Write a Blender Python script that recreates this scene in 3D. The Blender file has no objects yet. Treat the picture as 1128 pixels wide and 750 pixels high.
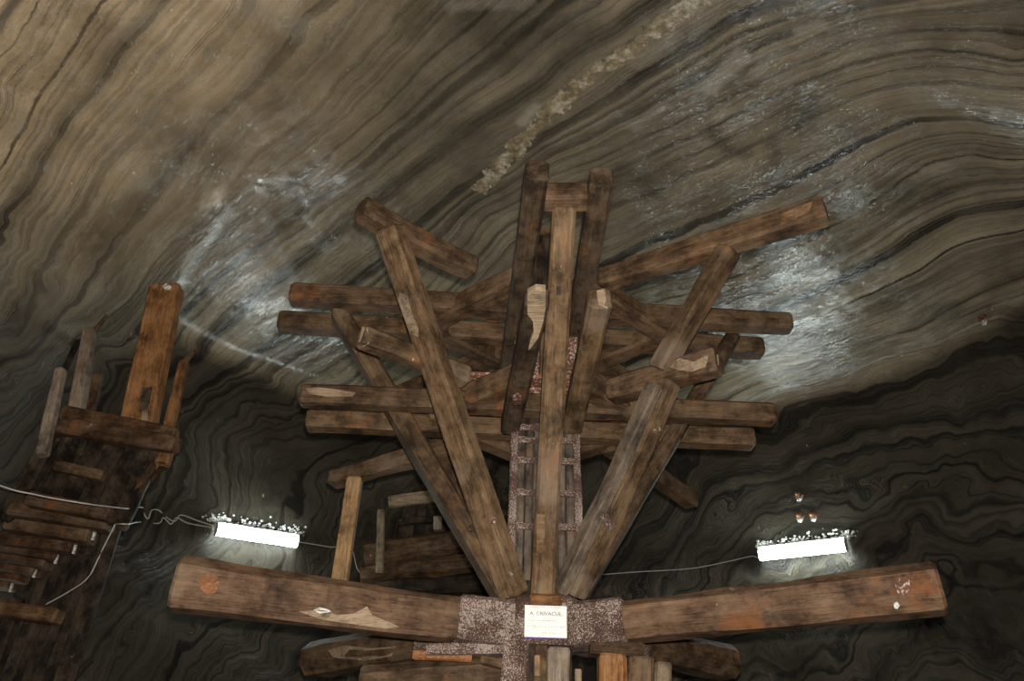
import bpy, bmesh, math, random
import numpy as np
from mathutils import Vector, Matrix, noise
from mathutils.bvhtree import BVHTree

random.seed(7)
scene = bpy.context.scene
C = scene.collection
R = math.radians

# ------------------------------------------------------------------ camera
W, H, F = 1128.0, 750.0, 860.0
CAM_Z, PITCH, ROLL = 1.6, R(33.0), R(2.0)
CAM = Vector((0, 0, CAM_Z))
cam_data = bpy.data.cameras.new('camera')
cam_data.sensor_width = 36.0
cam_data.lens = 36.0 * F / W
cam_data.clip_start = 0.02
cam = bpy.data.objects.new('camera', cam_data)
C.objects.link(cam)
CAM_ROT = Matrix.Rotation(math.pi / 2 + PITCH, 3, 'X') @ Matrix.Rotation(ROLL, 3, 'Z')
cam.matrix_world = Matrix.Translation(CAM) @ CAM_ROT.to_4x4()
scene.camera = cam

# ------------------------------------------------------------------ world, exposure
world = bpy.data.worlds.new('dark')
scene.world = world
world.use_nodes = True
world.node_tree.nodes['Background'].inputs[0].default_value = (0.9, 1.0, 1.0, 1)
world.node_tree.nodes['Background'].inputs[1].default_value = 0.004
vs = scene.view_settings
vs.view_transform = 'Standard'
vs.look = 'None'
vs.exposure = 0.0
vs.gamma = 1.0
vs.use_curve_mapping = False

# ------------------------------------------------------------------ lights
def lamp(name, kind, loc, target, power, color, radius=0.03, angle=None, blend=0.5):
    d = bpy.data.lights.new(name, kind)
    d.energy = power
    d.color = color
    d.shadow_soft_size = radius
    if angle:
        d.spot_size = R(angle)
        d.spot_blend = blend
    o = bpy.data.objects.new(name, d)
    C.objects.link(o)
    o.location = loc
    o.rotation_euler = (Vector(target) - Vector(loc)).to_track_quat('-Z', 'Y').to_euler()
    return o

FWD = CAM_ROT @ Vector((0, 0, -1))
# the camera's own flash, a little above the lens
FL = CAM + CAM_ROT @ Vector((0.02, 0.11, 0.0))
lamp('camera_flash', 'SPOT', FL, FL + FWD, 1300, (1.0, 0.92, 0.82), 0.03, 110, 0.6)
# an added warm spot, out of view, to brighten the vault on the left
lamp('added_vault_spot', 'SPOT', (-3.4, 0.6, 1.2), (-4.7, 3.2, 8.0), 2500, (1.0, 0.82, 0.60), 0.12, 64, 1.0)

# ------------------------------------------------------------------ pixel helpers
def ray(px, py):
    v = Vector(((px - W / 2) / F, -(py - H / 2) / F, -1.0))
    return CAM_ROT @ v
def at_z(px, py, z):
    d = ray(px, py)
    return CAM + d * ((z - CAM_Z) / d.z)
def at_y(px, py, y):
    d = ray(px, py)
    return CAM + d * (y / d.y)

# ------------------------------------------------------------------ object helpers
WORLD = {}      # object name -> world matrix of things and parts
BVH = {}
def tag(o, label=None, cat=None, group=None, kind=None):
    if label: o['label'] = label
    if cat: o['category'] = cat
    if group: o['group'] = group
    if kind: o['kind'] = kind
    return o
def empty(name, loc, label, cat, group=None):
    o = bpy.data.objects.new(name, None)
    o.empty_display_size = 0.1
    C.objects.link(o)
    o.location = loc
    WORLD[o.name] = Matrix.Translation(Vector(loc))
    return tag(o, label, cat, group)
def link(name, me, mat, parent=None, M=None):
    o = bpy.data.objects.new(name, me)
    C.objects.link(o)
    if mat and not me.materials: me.materials.append(mat)
    M = M or Matrix.Identity(4)
    WORLD[o.name] = M
    if parent:
        o.parent = parent
        o.matrix_basis = WORLD[parent.name].inverted() @ M
    else:
        o.matrix_basis = M
    return o
def frame(p0, p1, up=(0, 0, 1)):
    x = (Vector(p1) - Vector(p0)).normalized()
    z = Vector(up) - x * x.dot(Vector(up))
    if z.length < 1e-4:
        z = Vector((0, -1, 0)) - x * x.dot(Vector((0, -1, 0)))
    z.normalize()
    y = z.cross(x)
    M = Matrix((x, y, z)).transposed().to_4x4()
    M.translation = Vector(p0)
    return M
SEED = [0]
def beam_mesh(L, w, h, taper=1.0, chamfer=0.16, jit=0.006, bow=0.0, ragged=0.0, sides=8, round_=0.0, seg=None):
    SEED[0] += 1
    sd = Vector((SEED[0] * 7.31, SEED[0] * 3.17, 0))
    n = seg or max(3, int(L / 0.16))
    c = min(w, h) * chamfer
    if sides == 8:
        pr = [(w/2-c, -h/2), (w/2, -h/2+c), (w/2, h/2-c), (w/2-c, h/2), (-w/2+c, h/2), (-w/2, h/2-c), (-w/2, -h/2+c), (-w/2+c, -h/2)]
    elif sides == 4:
        pr = [(w/2, -h/2), (w/2, h/2), (-w/2, h/2), (-w/2, -h/2)]
    else:
        pr = [(w/2*math.cos(2*math.pi*k/sides), h/2*math.sin(2*math.pi*k/sides)) for k in range(sides)]
    e = min(0.018, L * 0.1)
    xs = [0.0, e] + [L * k / n for k in range(1, n)] + [L - e, L]
    V, Fc = [], []
    m = len(pr)
    for i, x in enumerate(xs):
        t = x / L
        s = 1 + (taper - 1) * t
        if i in (0, len(xs) - 1): s *= 1 - min(0.12, 0.014 / min(w, h) * 2)
        bz = bow * 4 * t * (1 - t)
        for k, (a, b) in enumerate(pr):
            q = Vector((x * 2.2, a * 9, b * 9)) + sd
            dx = 0
            if ragged and i in (0, len(xs)-1):
                dx = (noise.noise(q * 3)) * ragged
            j = noise.noise_vector(q) * jit + noise.noise_vector(q * 3.1) * jit * 0.4
            V.append((x + dx, a * s + j.y, b * s + bz + j.z))
    for i in range(len(xs) - 1):
        for k in range(m):
            k2 = (k + 1) % m
            Fc.append((i*m+k, i*m+k2, (i+1)*m+k2, (i+1)*m+k))
    Fc.append(tuple(range(m))[::-1])
    Fc.append(tuple((len(xs)-1)*m + k for k in range(m)))
    me = bpy.data.meshes.new('beam')
    me.from_pydata(V, [], Fc)
    me.update()
    bm = bmesh.new(); bm.from_mesh(me)
    bmesh.ops.recalc_face_normals(bm, faces=bm.faces)
    bm.to_mesh(me); bm.free()
    return me
def keep_bvh(o, M):
    me = o.data
    BVH[o.name] = BVHTree.FromPolygons([M @ v.co for v in me.vertices], [p.vertices[:] for p in me.polygons])
def beam(name, p0, p1, w, h, mat, parent=None, up=(0, 0, 1), **kw):
    M = frame(p0, p1, up)
    o = link(name, beam_mesh((Vector(p1) - Vector(p0)).length, w, h, **kw), mat, parent, M)
    keep_bvh(o, M)
    return o
def tube_mesh(pts, r, sides=6, smooth=True):
    pts = [Vector(p) for p in pts]
    if smooth and len(pts) > 2:
        out = []
        for i in range(len(pts) - 1):
            a = pts[max(i-1, 0)]; b = pts[i]; c = pts[i+1]; d = pts[min(i+2, len(pts)-1)]
            for k in range(6):
                t = k / 6
                out.append(0.5 * ((2*b) + (c-a)*t + (2*a-5*b+4*c-d)*t*t + (3*b-a-3*c+d)*t*t*t))
        pts = out + [pts[-1]]
    V, Fc = [], []
    for i, p in enumerate(pts):
        t = (pts[min(i+1, len(pts)-1)] - pts[max(i-1, 0)]).normalized()
        a = t.orthogonal().normalized() if abs(t.z) > 0.95 else t.cross(Vector((0, 0, 1))).normalized()
        b = t.cross(a)
        for k in range(sides):
            an = 2 * math.pi * k / sides
            V.append(p + a * math.cos(an) * r + b * math.sin(an) * r)
    for i in range(len(pts) - 1):
        for k in range(sides):
            k2 = (k + 1) % sides
            Fc.append((i*sides+k, i*sides+k2, (i+1)*sides+k2, (i+1)*sides+k))
    Fc.append(tuple(range(sides))[::-1]); Fc.append(tuple((len(pts)-1)*sides + k for k in range(sides)))
    me = bpy.data.meshes.new('tube'); me.from_pydata([tuple(v) for v in V], [], Fc); me.update()
    for p in me.polygons: p.use_smooth = True
    return me
def lathe_mesh(prof, sides=16):
    V, Fc = [], []
    for (r, z) in prof:
        for k in range(sides):
            a = 2 * math.pi * k / sides
            V.append((r*math.cos(a), r*math.sin(a), z))
    for i in range(len(prof)-1):
        for k in range(sides):
            k2 = (k+1) % sides
            Fc.append((i*sides+k, i*sides+k2, (i+1)*sides+k2, (i+1)*sides+k))
    Fc.append(tuple(range(sides))[::-1]); Fc.append(tuple((len(prof)-1)*sides+k for k in range(sides)))
    me = bpy.data.meshes.new('lathe'); me.from_pydata(V, [], Fc); me.update()
    return me
def flake(name, host, poly, mat, parent, thick=0.008):
    """a thin scab of bare wood, salt, rust or painted shade on a beam's surface"""
    bv = BVH[host.name]
    hits = []
    for (x, y) in poly:
        d = ray(x, y).normalized()
        hp, nn, _, _ = bv.ray_cast(CAM, d)
        hits.append((hp, nn, d))
    ok = [h for h in hits if h[0] is not None]
    if len(ok) < 2: return None
    dist = sum((h[0] - CAM).length for h in ok) / len(ok)
    pts = []
    for hp, nn, d in hits:
        if hp is None:
            near = min(ok, key=lambda h: (h[2] - d).length)
            # stay on the beam: move back toward the nearest point that lies on it
            hp = near[0] + (CAM + d * (near[0] - CAM).length - near[0]) * 0.15
            nn = near[1]
        pts.append((hp, nn))
    cen = sum((p for p, _ in pts), Vector()) / len(pts)
    n = len(pts)
    V = [p - nn * 0.004 for p, nn in pts] + [p + nn * thick for p, nn in pts]
    nav = sum((nn for _, nn in pts), Vector()).normalized()
    Fc = [(k, (k+1) % n, n + (k+1) % n, n + k) for k in range(n)] + [tuple(range(n, 2*n))]
    me = bpy.data.meshes.new(name); me.from_pydata([tuple(v - cen) for v in V], [], Fc); me.update()
    bm = bmesh.new(); bm.from_mesh(me); bmesh.ops.triangulate(bm, faces=[f for f in bm.faces if len(f.verts) > 4]); bmesh.ops.recalc_face_normals(bm, faces=bm.faces); bm.to_mesh(me); bm.free()
    return link(name, me, mat, parent, Matrix.Translation(cen))

# ------------------------------------------------------------------ material helpers
def new_mat(name):
    m = bpy.data.materials.new(name); m.use_nodes = True
    nt = m.node_tree
    b = nt.nodes['Principled BSDF']
    return m, nt, b
def nd(nt, t, **inp):
    n = nt.nodes.new(t)
    for k, v in inp.items():
        if k in n.inputs: n.inputs[k].default_value = v
        else: setattr(n, k, v)
    return n
def ramp(nt, src, stops, interp='LINEAR'):
    r = nt.nodes.new('ShaderNodeValToRGB')
    cr = r.color_ramp; cr.interpolation = interp
    while len(cr.elements) < len(stops): cr.elements.new(0.5)
    for e, (p, c) in zip(cr.elements, stops):
        e.position = p
        e.color = (c, c, c, 1) if isinstance(c, (int, float)) else (*c, 1)
    nt.links.new(src, r.inputs[0])
    return r.outputs[0]
def mathn(nt, op, a, b=None, clamp=False):
    n = nt.nodes.new('ShaderNodeMath'); n.operation = op; n.use_clamp = clamp
    for i, v in enumerate((a, b)):
        if v is None: continue
        if isinstance(v, (int, float)): n.inputs[i].default_value = v
        else: nt.links.new(v, n.inputs[i])
    return n.outputs[0]
def mix(nt, fac, a, b, mode='MIX'):
    n = nt.nodes.new('ShaderNodeMix'); n.data_type = 'RGBA'; n.blend_type = mode
    for s, v in ((n.inputs[0], fac), (n.inputs[6], a), (n.inputs[7], b)):
        if isinstance(v, (int, float)): s.default_value = v
        elif isinstance(v, tuple): s.default_value = (*v, 1)
        else: nt.links.new(v, s)
    return n.outputs[2]
def bump(nt, b, height, strength, dist):
    n = nd(nt, 'ShaderNodeBump', Strength=strength, Distance=dist)
    nt.links.new(height, n.inputs['Height'])
    nt.links.new(n.outputs[0], b.inputs['Normal'])

def wood(name, dark, mid, light, salt=0.0, rust=0.0, rough=0.75, grey=0.0):
    m, nt, b = new_mat(name)
    L = nt.links.new
    tc = nd(nt, 'ShaderNodeTexCoord'); oi = nd(nt, 'ShaderNodeObjectInfo')
    off = nd(nt, 'ShaderNodeVectorMath', operation='SCALE'); off.inputs[0].default_value = (37, 53, 71)
    L(oi.outputs['Random'], off.inputs['Scale'])
    add = nd(nt, 'ShaderNodeVectorMath', operation='ADD')
    L(tc.outputs['Object'], add.inputs[0]); L(off.outputs[0], add.inputs[1])
    mp = nd(nt, 'ShaderNodeMapping'); mp.inputs['Scale'].default_value = (1.6, 8, 8)
    L(add.outputs[0], mp.inputs[0])
    g1 = nd(nt, 'ShaderNodeTexNoise', Scale=3.2, Detail=8.0, Roughness=0.65, Distortion=0.6); L(mp.outputs[0], g1.inputs[0])
    mp2 = nd(nt, 'ShaderNodeMapping'); mp2.inputs['Scale'].default_value = (1.6, 34, 34)
    L(add.outputs[0], mp2.inputs[0])
    g2 = nd(nt, 'ShaderNodeTexNoise', Scale=3.0, Detail=4.0, Roughness=0.6); L(mp2.outputs[0], g2.inputs[0])
    blot = nd(nt, 'ShaderNodeTexNoise', Scale=3.6, Detail=9.0, Roughness=0.72); L(add.outputs[0], blot.inputs[0])
    col = ramp(nt, g1.outputs[0], [(0.25, dark), (0.5, mid), (0.80, light)])
    fine = ramp(nt, g2.outputs[0], [(0.30, 0.62), (0.55, 1.0)])
    col = mix(nt, 1.0, col, fine, 'MULTIPLY')
    bl = ramp(nt, blot.outputs[0], [(0.34, 0.26), (0.5, 0.92), (0.67, 1.45)])
    col = mix(nt, 1.0, col, bl, 'MULTIPLY')
    vary = nd(nt, 'ShaderNodeMapRange'); L(oi.outputs['Random'], vary.inputs[0]); vary.inputs[3].default_value = 0.78; vary.inputs[4].default_value = 1.2
    vc = nd(nt, 'ShaderNodeCombineColor')
    for i in range(3): L(vary.outputs[0], vc.inputs[i])
    col = mix(nt, 1.0, col, vc.outputs[0], 'MULTIPLY')
    mp3 = nd(nt, 'ShaderNodeMapping'); mp3.inputs['Scale'].default_value = (0.9, 13, 13)
    L(add.outputs[0], mp3.inputs[0])
    ck = nd(nt, 'ShaderNodeTexNoise', Scale=1.5, Detail=3.0, Roughness=0.5); L(mp3.outputs[0], ck.inputs[0])
    ckf = ramp(nt, mathn(nt, 'ABSOLUTE', mathn(nt, 'SUBTRACT', ck.outputs[0], 0.5)), [(0.0, 0.25), (0.014, 1.0)])
    col = mix(nt, 0.8, col, ckf, 'MULTIPLY')
    geo = nd(nt, 'ShaderNodeNewGeometry')
    wear = mathn(nt, 'MULTIPLY', ramp(nt, geo.outputs['Pointiness'], [(0.53, 0.0), (0.60, 0.5)]), ramp(nt, blot.outputs[0], [(0.45, 0.0), (0.62, 1.0)]))
    col = mix(nt, wear, col, (0.24, 0.18, 0.12))
    if grey:
        gn = nd(nt, 'ShaderNodeTexNoise', Scale=1.7, Detail=5.0, Roughness=0.6); L(add.outputs[0], gn.inputs[0])
        gf = ramp(nt, gn.outputs[0], [(0.56 - 0.1 * grey, 0.0), (0.66, 0.75)])
        col = mix(nt, gf, col, (0.21, 0.165, 0.125))
    if rust:
        rn = nd(nt, 'ShaderNodeTexNoise', Scale=3.4, Detail=6.0, Roughness=0.7); L(add.outputs[0], rn.inputs[0])
        rf = ramp(nt, rn.outputs[0], [(0.60 - 0.08 * rust, 0.0), (0.70, 0.8)])
        col = mix(nt, rf, col, (0.22, 0.085, 0.03))
    if salt:
        sn = nd(nt, 'ShaderNodeTexNoise', Scale=7.0, Detail=9.0, Roughness=0.75); L(add.outputs[0], sn.inputs[0])
        sf = ramp(nt, sn.outputs[0], [(0.68 - 0.1 * salt, 0.0), (0.72 - 0.08 * salt, 0.9)])
        col = mix(nt, sf, col, (0.55, 0.47, 0.40))
    L(col, b.inputs['Base Color'])
    b.inputs['Roughness'].default_value = rough
    b.inputs['Specular IOR Level'].default_value = 0.3
    hsum = mathn(nt, 'ADD', g1.outputs[0], g2.outputs[0])
    bump(nt, b, hsum, 0.55, 0.012)
    return m

def crust(name, base, speck, amount, scale=70.0):
    m, nt, b = new_mat(name); L = nt.links.new
    tc = nd(nt, 'ShaderNodeTexCoord')
    n1 = nd(nt, 'ShaderNodeTexNoise', Scale=scale, Detail=3.0, Roughness=0.6); L(tc.outputs['Object'], n1.inputs[0])
    n2 = nd(nt, 'ShaderNodeTexNoise', Scale=4.0, Detail=4.0, Roughness=0.6); L(tc.outputs['Object'], n2.inputs[0])
    s = mathn(nt, 'ADD', n1.outputs[0], mathn(nt, 'MULTIPLY', mathn(nt, 'SUBTRACT', n2.outputs[0], 0.5), 0.55))
    f = ramp(nt, s, [(0.62 - 0.2 * amount, 0.0), (0.68 - 0.16 * amount, 1.0)])
    bc = ramp(nt, n2.outputs[0], [(0.3, tuple(x * 0.45 for x in base)), (0.6, base)])
    L(mix(nt, f, bc, speck), b.inputs['Base Color'])
    b.inputs['Roughness'].default_value = 0.6
    bump(nt, b, s, 0.8, 0.02)
    return m

def plain(name, col, rough=0.5, emit=None, strength=0, metal=0.0):
    m, nt, b = new_mat(name); L = nt.links.new
    tc = nd(nt, 'ShaderNodeTexCoord')
    n = nd(nt, 'ShaderNodeTexNoise', Scale=18.0, Detail=4.0); L(tc.outputs['Object'], n.inputs[0])
    L(ramp(nt, n.outputs[0], [(0.3, tuple(c * 0.8 for c in col)), (0.65, col)]), b.inputs['Base Color'])
    b.inputs['Roughness'].default_value = rough
    b.inputs['Metallic'].default_value = metal
    if emit:
        b.inputs['Emission Color'].default_value = (*emit, 1)
        b.inputs['Emission Strength'].default_value = strength
    return m

M_OLD = wood('old_dark_wood', (0.034, 0.020, 0.010), (0.10, 0.058, 0.028), (0.185, 0.112, 0.058), salt=0.25, rust=0.15)
M_DARK = wood('darker_wood', (0.020, 0.012, 0.007), (0.065, 0.039, 0.021), (0.13, 0.082, 0.046), salt=0.3, rust=0.2)  # a darker brown for the front-to-back wheel beams
M_STRUT = wood('strut_wood', (0.044, 0.025, 0.012), (0.13, 0.076, 0.036), (0.23, 0.145, 0.076), salt=0.3, rust=0.2, grey=0.12)
M_RED = wood('reddish_wood', (0.040, 0.023, 0.011), (0.115, 0.065, 0.032), (0.20, 0.118, 0.063), salt=0.15, rust=0.3)
M_ARM = wood('arm_wood', (0.06, 0.033, 0.018), (0.135, 0.075, 0.042), (0.21, 0.125, 0.075), salt=0.1, rust=0.35)
M_BLACK = wood('near_black_wood', (0.010, 0.006, 0.004), (0.022, 0.014, 0.009), (0.042, 0.026, 0.015), salt=0.2)  # near-black wood; also paints the shade in slots and the bulkhead recess
M_STAVE = wood('stave_wood', (0.045, 0.038, 0.032), (0.11, 0.088, 0.07), (0.20, 0.15, 0.11), salt=0.25, rust=0.7)
M_ORANGE = wood('orange_stair_wood', (0.12, 0.05, 0.016), (0.32, 0.145, 0.05), (0.46, 0.23, 0.09), salt=0.1, rust=0.3)
M_STAIR = wood('stair_dark_wood', (0.028, 0.014, 0.007), (0.085, 0.041, 0.018), (0.16, 0.08, 0.035), salt=0.15, rust=0.4)
M_GREYW = wood('weathered_grey_wood', (0.13, 0.10, 0.075), (0.25, 0.20, 0.155), (0.36, 0.30, 0.24), rust=0.25)
M_GREYW2 = wood('grey_split_wood', (0.085, 0.062, 0.044), (0.165, 0.125, 0.092), (0.25, 0.20, 0.15), salt=0.1)
M_WORN = wood('worn_brown_wood', (0.10, 0.05, 0.02), (0.20, 0.11, 0.05), (0.29, 0.17, 0.085), rust=0.3)
M_PINE = wood('fresh_pine', (0.26, 0.145, 0.06), (0.40, 0.245, 0.115), (0.50, 0.33, 0.17), rough=0.6)
M_PALE = wood('bare_pale_wood', (0.34, 0.24, 0.15), (0.52, 0.39, 0.26), (0.66, 0.54, 0.40), salt=0.3)
M_TAN = wood('scuffed_tan_wood', (0.20, 0.14, 0.085), (0.34, 0.25, 0.165), (0.44, 0.34, 0.24), salt=0.3)
M_RUST = crust('orange_rust_stain', (0.26, 0.10, 0.03), (0.30, 0.15, 0.07), 0.3, 40)
M_IRON = crust('salt_crusted_iron', (0.13, 0.065, 0.048), (0.46, 0.39, 0.34), 0.52, 120)
M_IRON2 = crust('rusty_iron', (0.15, 0.065, 0.04), (0.50, 0.40, 0.34), 0.34, 55)
M_CRUSTED = crust('crusted_red_boards', (0.24, 0.095, 0.05), (0.50, 0.36, 0.29), 0.34, 45)
M_SALT = crust('white_salt', (0.42, 0.42, 0.39), (0.75, 0.76, 0.73), 0.8, 40)
M_REDPAINT = plain('red_stave', (0.5, 0.045, 0.02), 0.6)
M_CABLE = plain('pale_cable', (0.5, 0.48, 0.45), 0.5)
M_DCABLE = plain('dark_knot', (0.03, 0.03, 0.03), 0.6)
M_LAMPBODY = plain('lamp_housing', (0.5, 0.5, 0.5), 0.5)
M_TUBE = plain('lit_diffuser', (0.9, 0.9, 0.9), 0.4, (0.86, 1.0, 0.97), 70.0)
M_TUBE2 = plain('lit_diffuser_far', (0.9, 0.9, 0.9), 0.4, (0.86, 1.0, 0.97), 12.0)
M_PAPER = plain('white_paper', (1.0, 1.0, 1.0), 0.35)
M_INK = plain('faded_ink', (0.33, 0.33, 0.34), 0.8)
M_INKP = plain('pale_ink', (0.62, 0.62, 0.63), 0.8)
M_FRINGE = plain('violet_lens_fringe', (0.16, 0.06, 0.40), 0.5)  # colour of a lens fringe, not of the sign itself

# ------------------------------------------------------------------ the cavern
CX, CY = 0.4, 5.0
RIM_R, RIM_Z, APEX = 5.85, 7.15, 8.35
def crisp(az):
    back = math.cos(az - R(90))
    return max(0.0, min(1.0, (back - 0.36) / 0.24 if math.cos(az) < 0 else (back + 0.05) / 0.25))
def prof(az):
    """(r, z) polyline from the apex to the floor; the rim is a crisp edge at the back and a wide curve elsewhere"""
    k = crisp(az); k = k * k * (3 - 2 * k)
    q = 0.18 * k + 2.6 * (1 - k)
    ceil_ = lambda r: RIM_Z + (1 - (r / RIM_R) ** 1.5) * (APEX - RIM_Z)
    wall_ = lambda z: RIM_R + (RIM_Z - z) * 0.085
    a = Vector((RIM_R - q, ceil_(RIM_R - q))); b = Vector((RIM_R, RIM_Z)); c = Vector((wall_(RIM_Z - q), RIM_Z - q))
    pts = []
    NA, NB, NC = 90, 26, 60
    for i in range(NA): r = a.x * (i / NA); pts.append((r, ceil_(r)))
    for i in range(NB + 1):
        t = i / NB; p = a * (1-t)**2 + b * 2*t*(1-t) + c * t*t; pts.append((p.x, p.y))
    for i in range(1, NC + 1): z = c.y * (1 - i / NC); pts.append((wall_(z), z))
    return pts
NAZ = 420
rings = [prof(2 * math.pi * k / NAZ) for k in range(NAZ)]
NP = len(rings[0]); SPLIT = 103
co = np.zeros((NAZ, NP, 3))
for k in range(NAZ):
    a = 2 * math.pi * k / NAZ
    for i, (r, z) in enumerate(rings[k]):
        p = Vector((CX + r * math.cos(a), CY + r * math.sin(a), z))
        n1 = noise.noise(p * 0.55) * 0.10 + noise.noise(p * 1.5) * 0.035
        t = min(1.0, max(0.0, (i - 70) / 60))
        inw = Vector((-math.cos(a) * t, -math.sin(a) * t, -(1 - t)))
        if z < 0.01: inw = Vector((0, 0, 0))
        if i == 0: p = Vector((CX, CY, z)); n1 = 0.03
        co[k, i] = p + inw * n1
flat = co.reshape(-1, 3)
quads = []
for k in range(NAZ):
    k2 = (k + 1) % NAZ
    for i in range(NP - 1):
        quads.append((k*NP+i, k*NP+i+1, k2*NP+i+1, k2*NP+i))
full = bpy.data.meshes.new('full'); full.from_pydata(flat.tolist(), [], quads); full.update()
vn = np.zeros(len(flat) * 3); full.vertices.foreach_get('normal', vn); vn = vn.reshape(-1, 3)
CAVE = BVHTree.FromPolygons([Vector(v) for v in flat], quads)
def at_cave(px, py, off=0.0):
    d = ray(px, py).normalized()
    p, n, _, _ = CAVE.ray_cast(CAM, d)
    if n.dot(d) > 0: n = -n
    return (p + n * off, n)

# strata: traced layer lines -> a smooth layer coordinate over the rock
STRATA = [
 (0.9, [(0,156),(50,75),(96,0)]),
 (2, [(0,296),(60,195),(132,92),(208,0)]),
 (3.3, [(20,370),(68,296),(120,192),(190,110),(290,0)]),
 (5, [(0,440),(60,390),(130,330),(220,235),(330,120),(430,0)]),
 (6.5, [(0,500),(60,430),(150,350),(230,270),(350,177),(417,120),(520,21)]),
 (8.5, [(0,580),(100,480),(190,380),(250,320),(330,260),(414,198),(577,78),(669,10)]),
 (10, [(60,620),(120,540),(200,430),(270,365),(330,310),(400,250),(470,198),(655,64),(750,7)]),
 (11.5, [(450,270),(560,185),(650,130),(728,80),(808,24),(880,0)]),
 (12, [(100,640),(150,560),(200,480),(250,430),(300,395)]),
 (14, [(200,620),(240,540),(290,480),(340,440),(390,425)]),
 (16.5, [(290,640),(310,570),(340,520),(400,480)]),
 (13.5, [(540,240),(609,195),(700,165),(728,152),(828,104),(928,56),(1008,44),(1128,60)]),
 (15, [(640,245),(728,208),(848,152),(968,100),(1048,88),(1128,98)]),
 (16.2, [(660,280),(728,248),(848,196),(992,128),(1048,124),(1128,136)]),
 (17.2, [(860,240),(912,212),(1008,160),(1068,148),(1128,158)]),
 (18, [(780,320),(900,262),(960,225),(1028,176),(1068,166),(1128,176)]),
 (20, [(780,370),(900,330),(960,300),(1008,276),(1060,240),(1128,236)]),
 (21, [(800,395),(880,365),(944,335),(1016,300),(1068,268),(1128,262)]),
 (23, [(800,440),(900,404),(1008,360),(1128,300)]),
 (26, [(740,500),(860,455),(980,420),(1128,380)]),
 (29, [(760,590),(900,530),(1128,480)]),
 (33, [(800,740),(1128,610)]),
 (20, [(420,640),(480,560),(600,480)]),
 (23, [(460,740),(620,600),(720,540)]),
]
pp, uu = [], []
for u, pl in STRATA:
    for (x, y) in pl:
        p, _ = at_cave(min(max(x, 1), 1127), min(max(y, 1), 749)); pp.append(p[:]); uu.append(u)
pp = np.array(pp); uu = np.array(uu, float)
N = len(pp)
A = np.linalg.norm(pp[:, None] - pp[None], axis=2) + np.eye(N) * -0.08
Pm = np.hstack([np.ones((N, 1)), pp])
S = np.block([[A, Pm], [Pm.T, np.zeros((4, 4))]])
sol = np.linalg.lstsq(S, np.concatenate([uu, np.zeros(4)]), rcond=None)[0]
U = np.zeros(len(flat))
for s in range(0, len(flat), 20000):
    q = flat[s:s+20000]
    U[s:s+20000] = np.linalg.norm(q[:, None] - pp[None], axis=2) @ sol[:N] + sol[N] + q @ sol[N+1:]
def field(spots):
    out = np.zeros(len(flat))
    for (x, y, rad, amp) in spots:
        p, _ = at_cave(x, y)
        d2 = ((flat - np.array(p[:])) ** 2).sum(1)
        out = np.maximum(out, amp * np.exp(-d2 / (rad * rad)))
    return out
def along(pl, rad, amp, step=0.06):
    P = [at_cave(x, y)[0] for x, y in pl]
    out = np.zeros(len(flat))
    for a, b in zip(P, P[1:]):
        a_, b_ = np.array(a[:]), np.array(b[:]); ab = b_ - a_
        t = np.clip(((flat - a_) @ ab) / (ab @ ab), 0, 1)
        d2 = ((flat - a_ - t[:, None] * ab) ** 2).sum(1)
        out = np.maximum(out, amp * np.exp(-d2 / (rad * rad)))
    return out
VEIN = along([(528,208),(560,172),(600,128),(640,92),(690,56),(740,20),(768,1)], 0.12, 1.0)
PALE = np.maximum.reduce([along([(782,98),(815,62)], 0.11, 1.0), along([(700,140),(730,118)], 0.12, 0.6), along([(575,135),(590,118)], 0.09, 0.8),
        along([(880,33),(905,27)], 0.09, 0.7), along([(545,185),(560,170)], 0.1, 0.7), along([(232,225),(245,210)], 0.12, 0.8), along([(700,70),(740,40)], 0.14, 0.5),
        along([(500,8),(580,2)], 0.15, 0.5), along([(745,18),(765,4)], 0.07, 1.0), along([(380,190),(430,170)], 0.2, 0.35), along([(60,20),(0,120)], 0.7, 0.3)])
SMUDGE = np.maximum.reduce([field([(210,165,0.42,0.9),(300,85,0.4,0.5),(110,265,0.35,0.9),(150,230,0.3,0.7),(240,180,0.3,0.7),(370,70,0.35,0.5),(120,60,0.3,0.2)]),
        along([(780,142),(800,162),(822,168)], 0.09, 0.9), along([(850,160),(880,140),(900,112)], 0.10, 0.8), along([(856,170),(850,200)], 0.12, 0.7),
        along([(930,135),(938,150)], 0.07, 0.7), along([(720,20),(740,8)], 0.05, 0.5)])
BROAD = np.clip(field([(300,210,1.5,0.9),(400,110,2.2,1.0),(250,120,1.2,0.9),(560,120,1.4,0.7)]), 0, 1)

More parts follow.
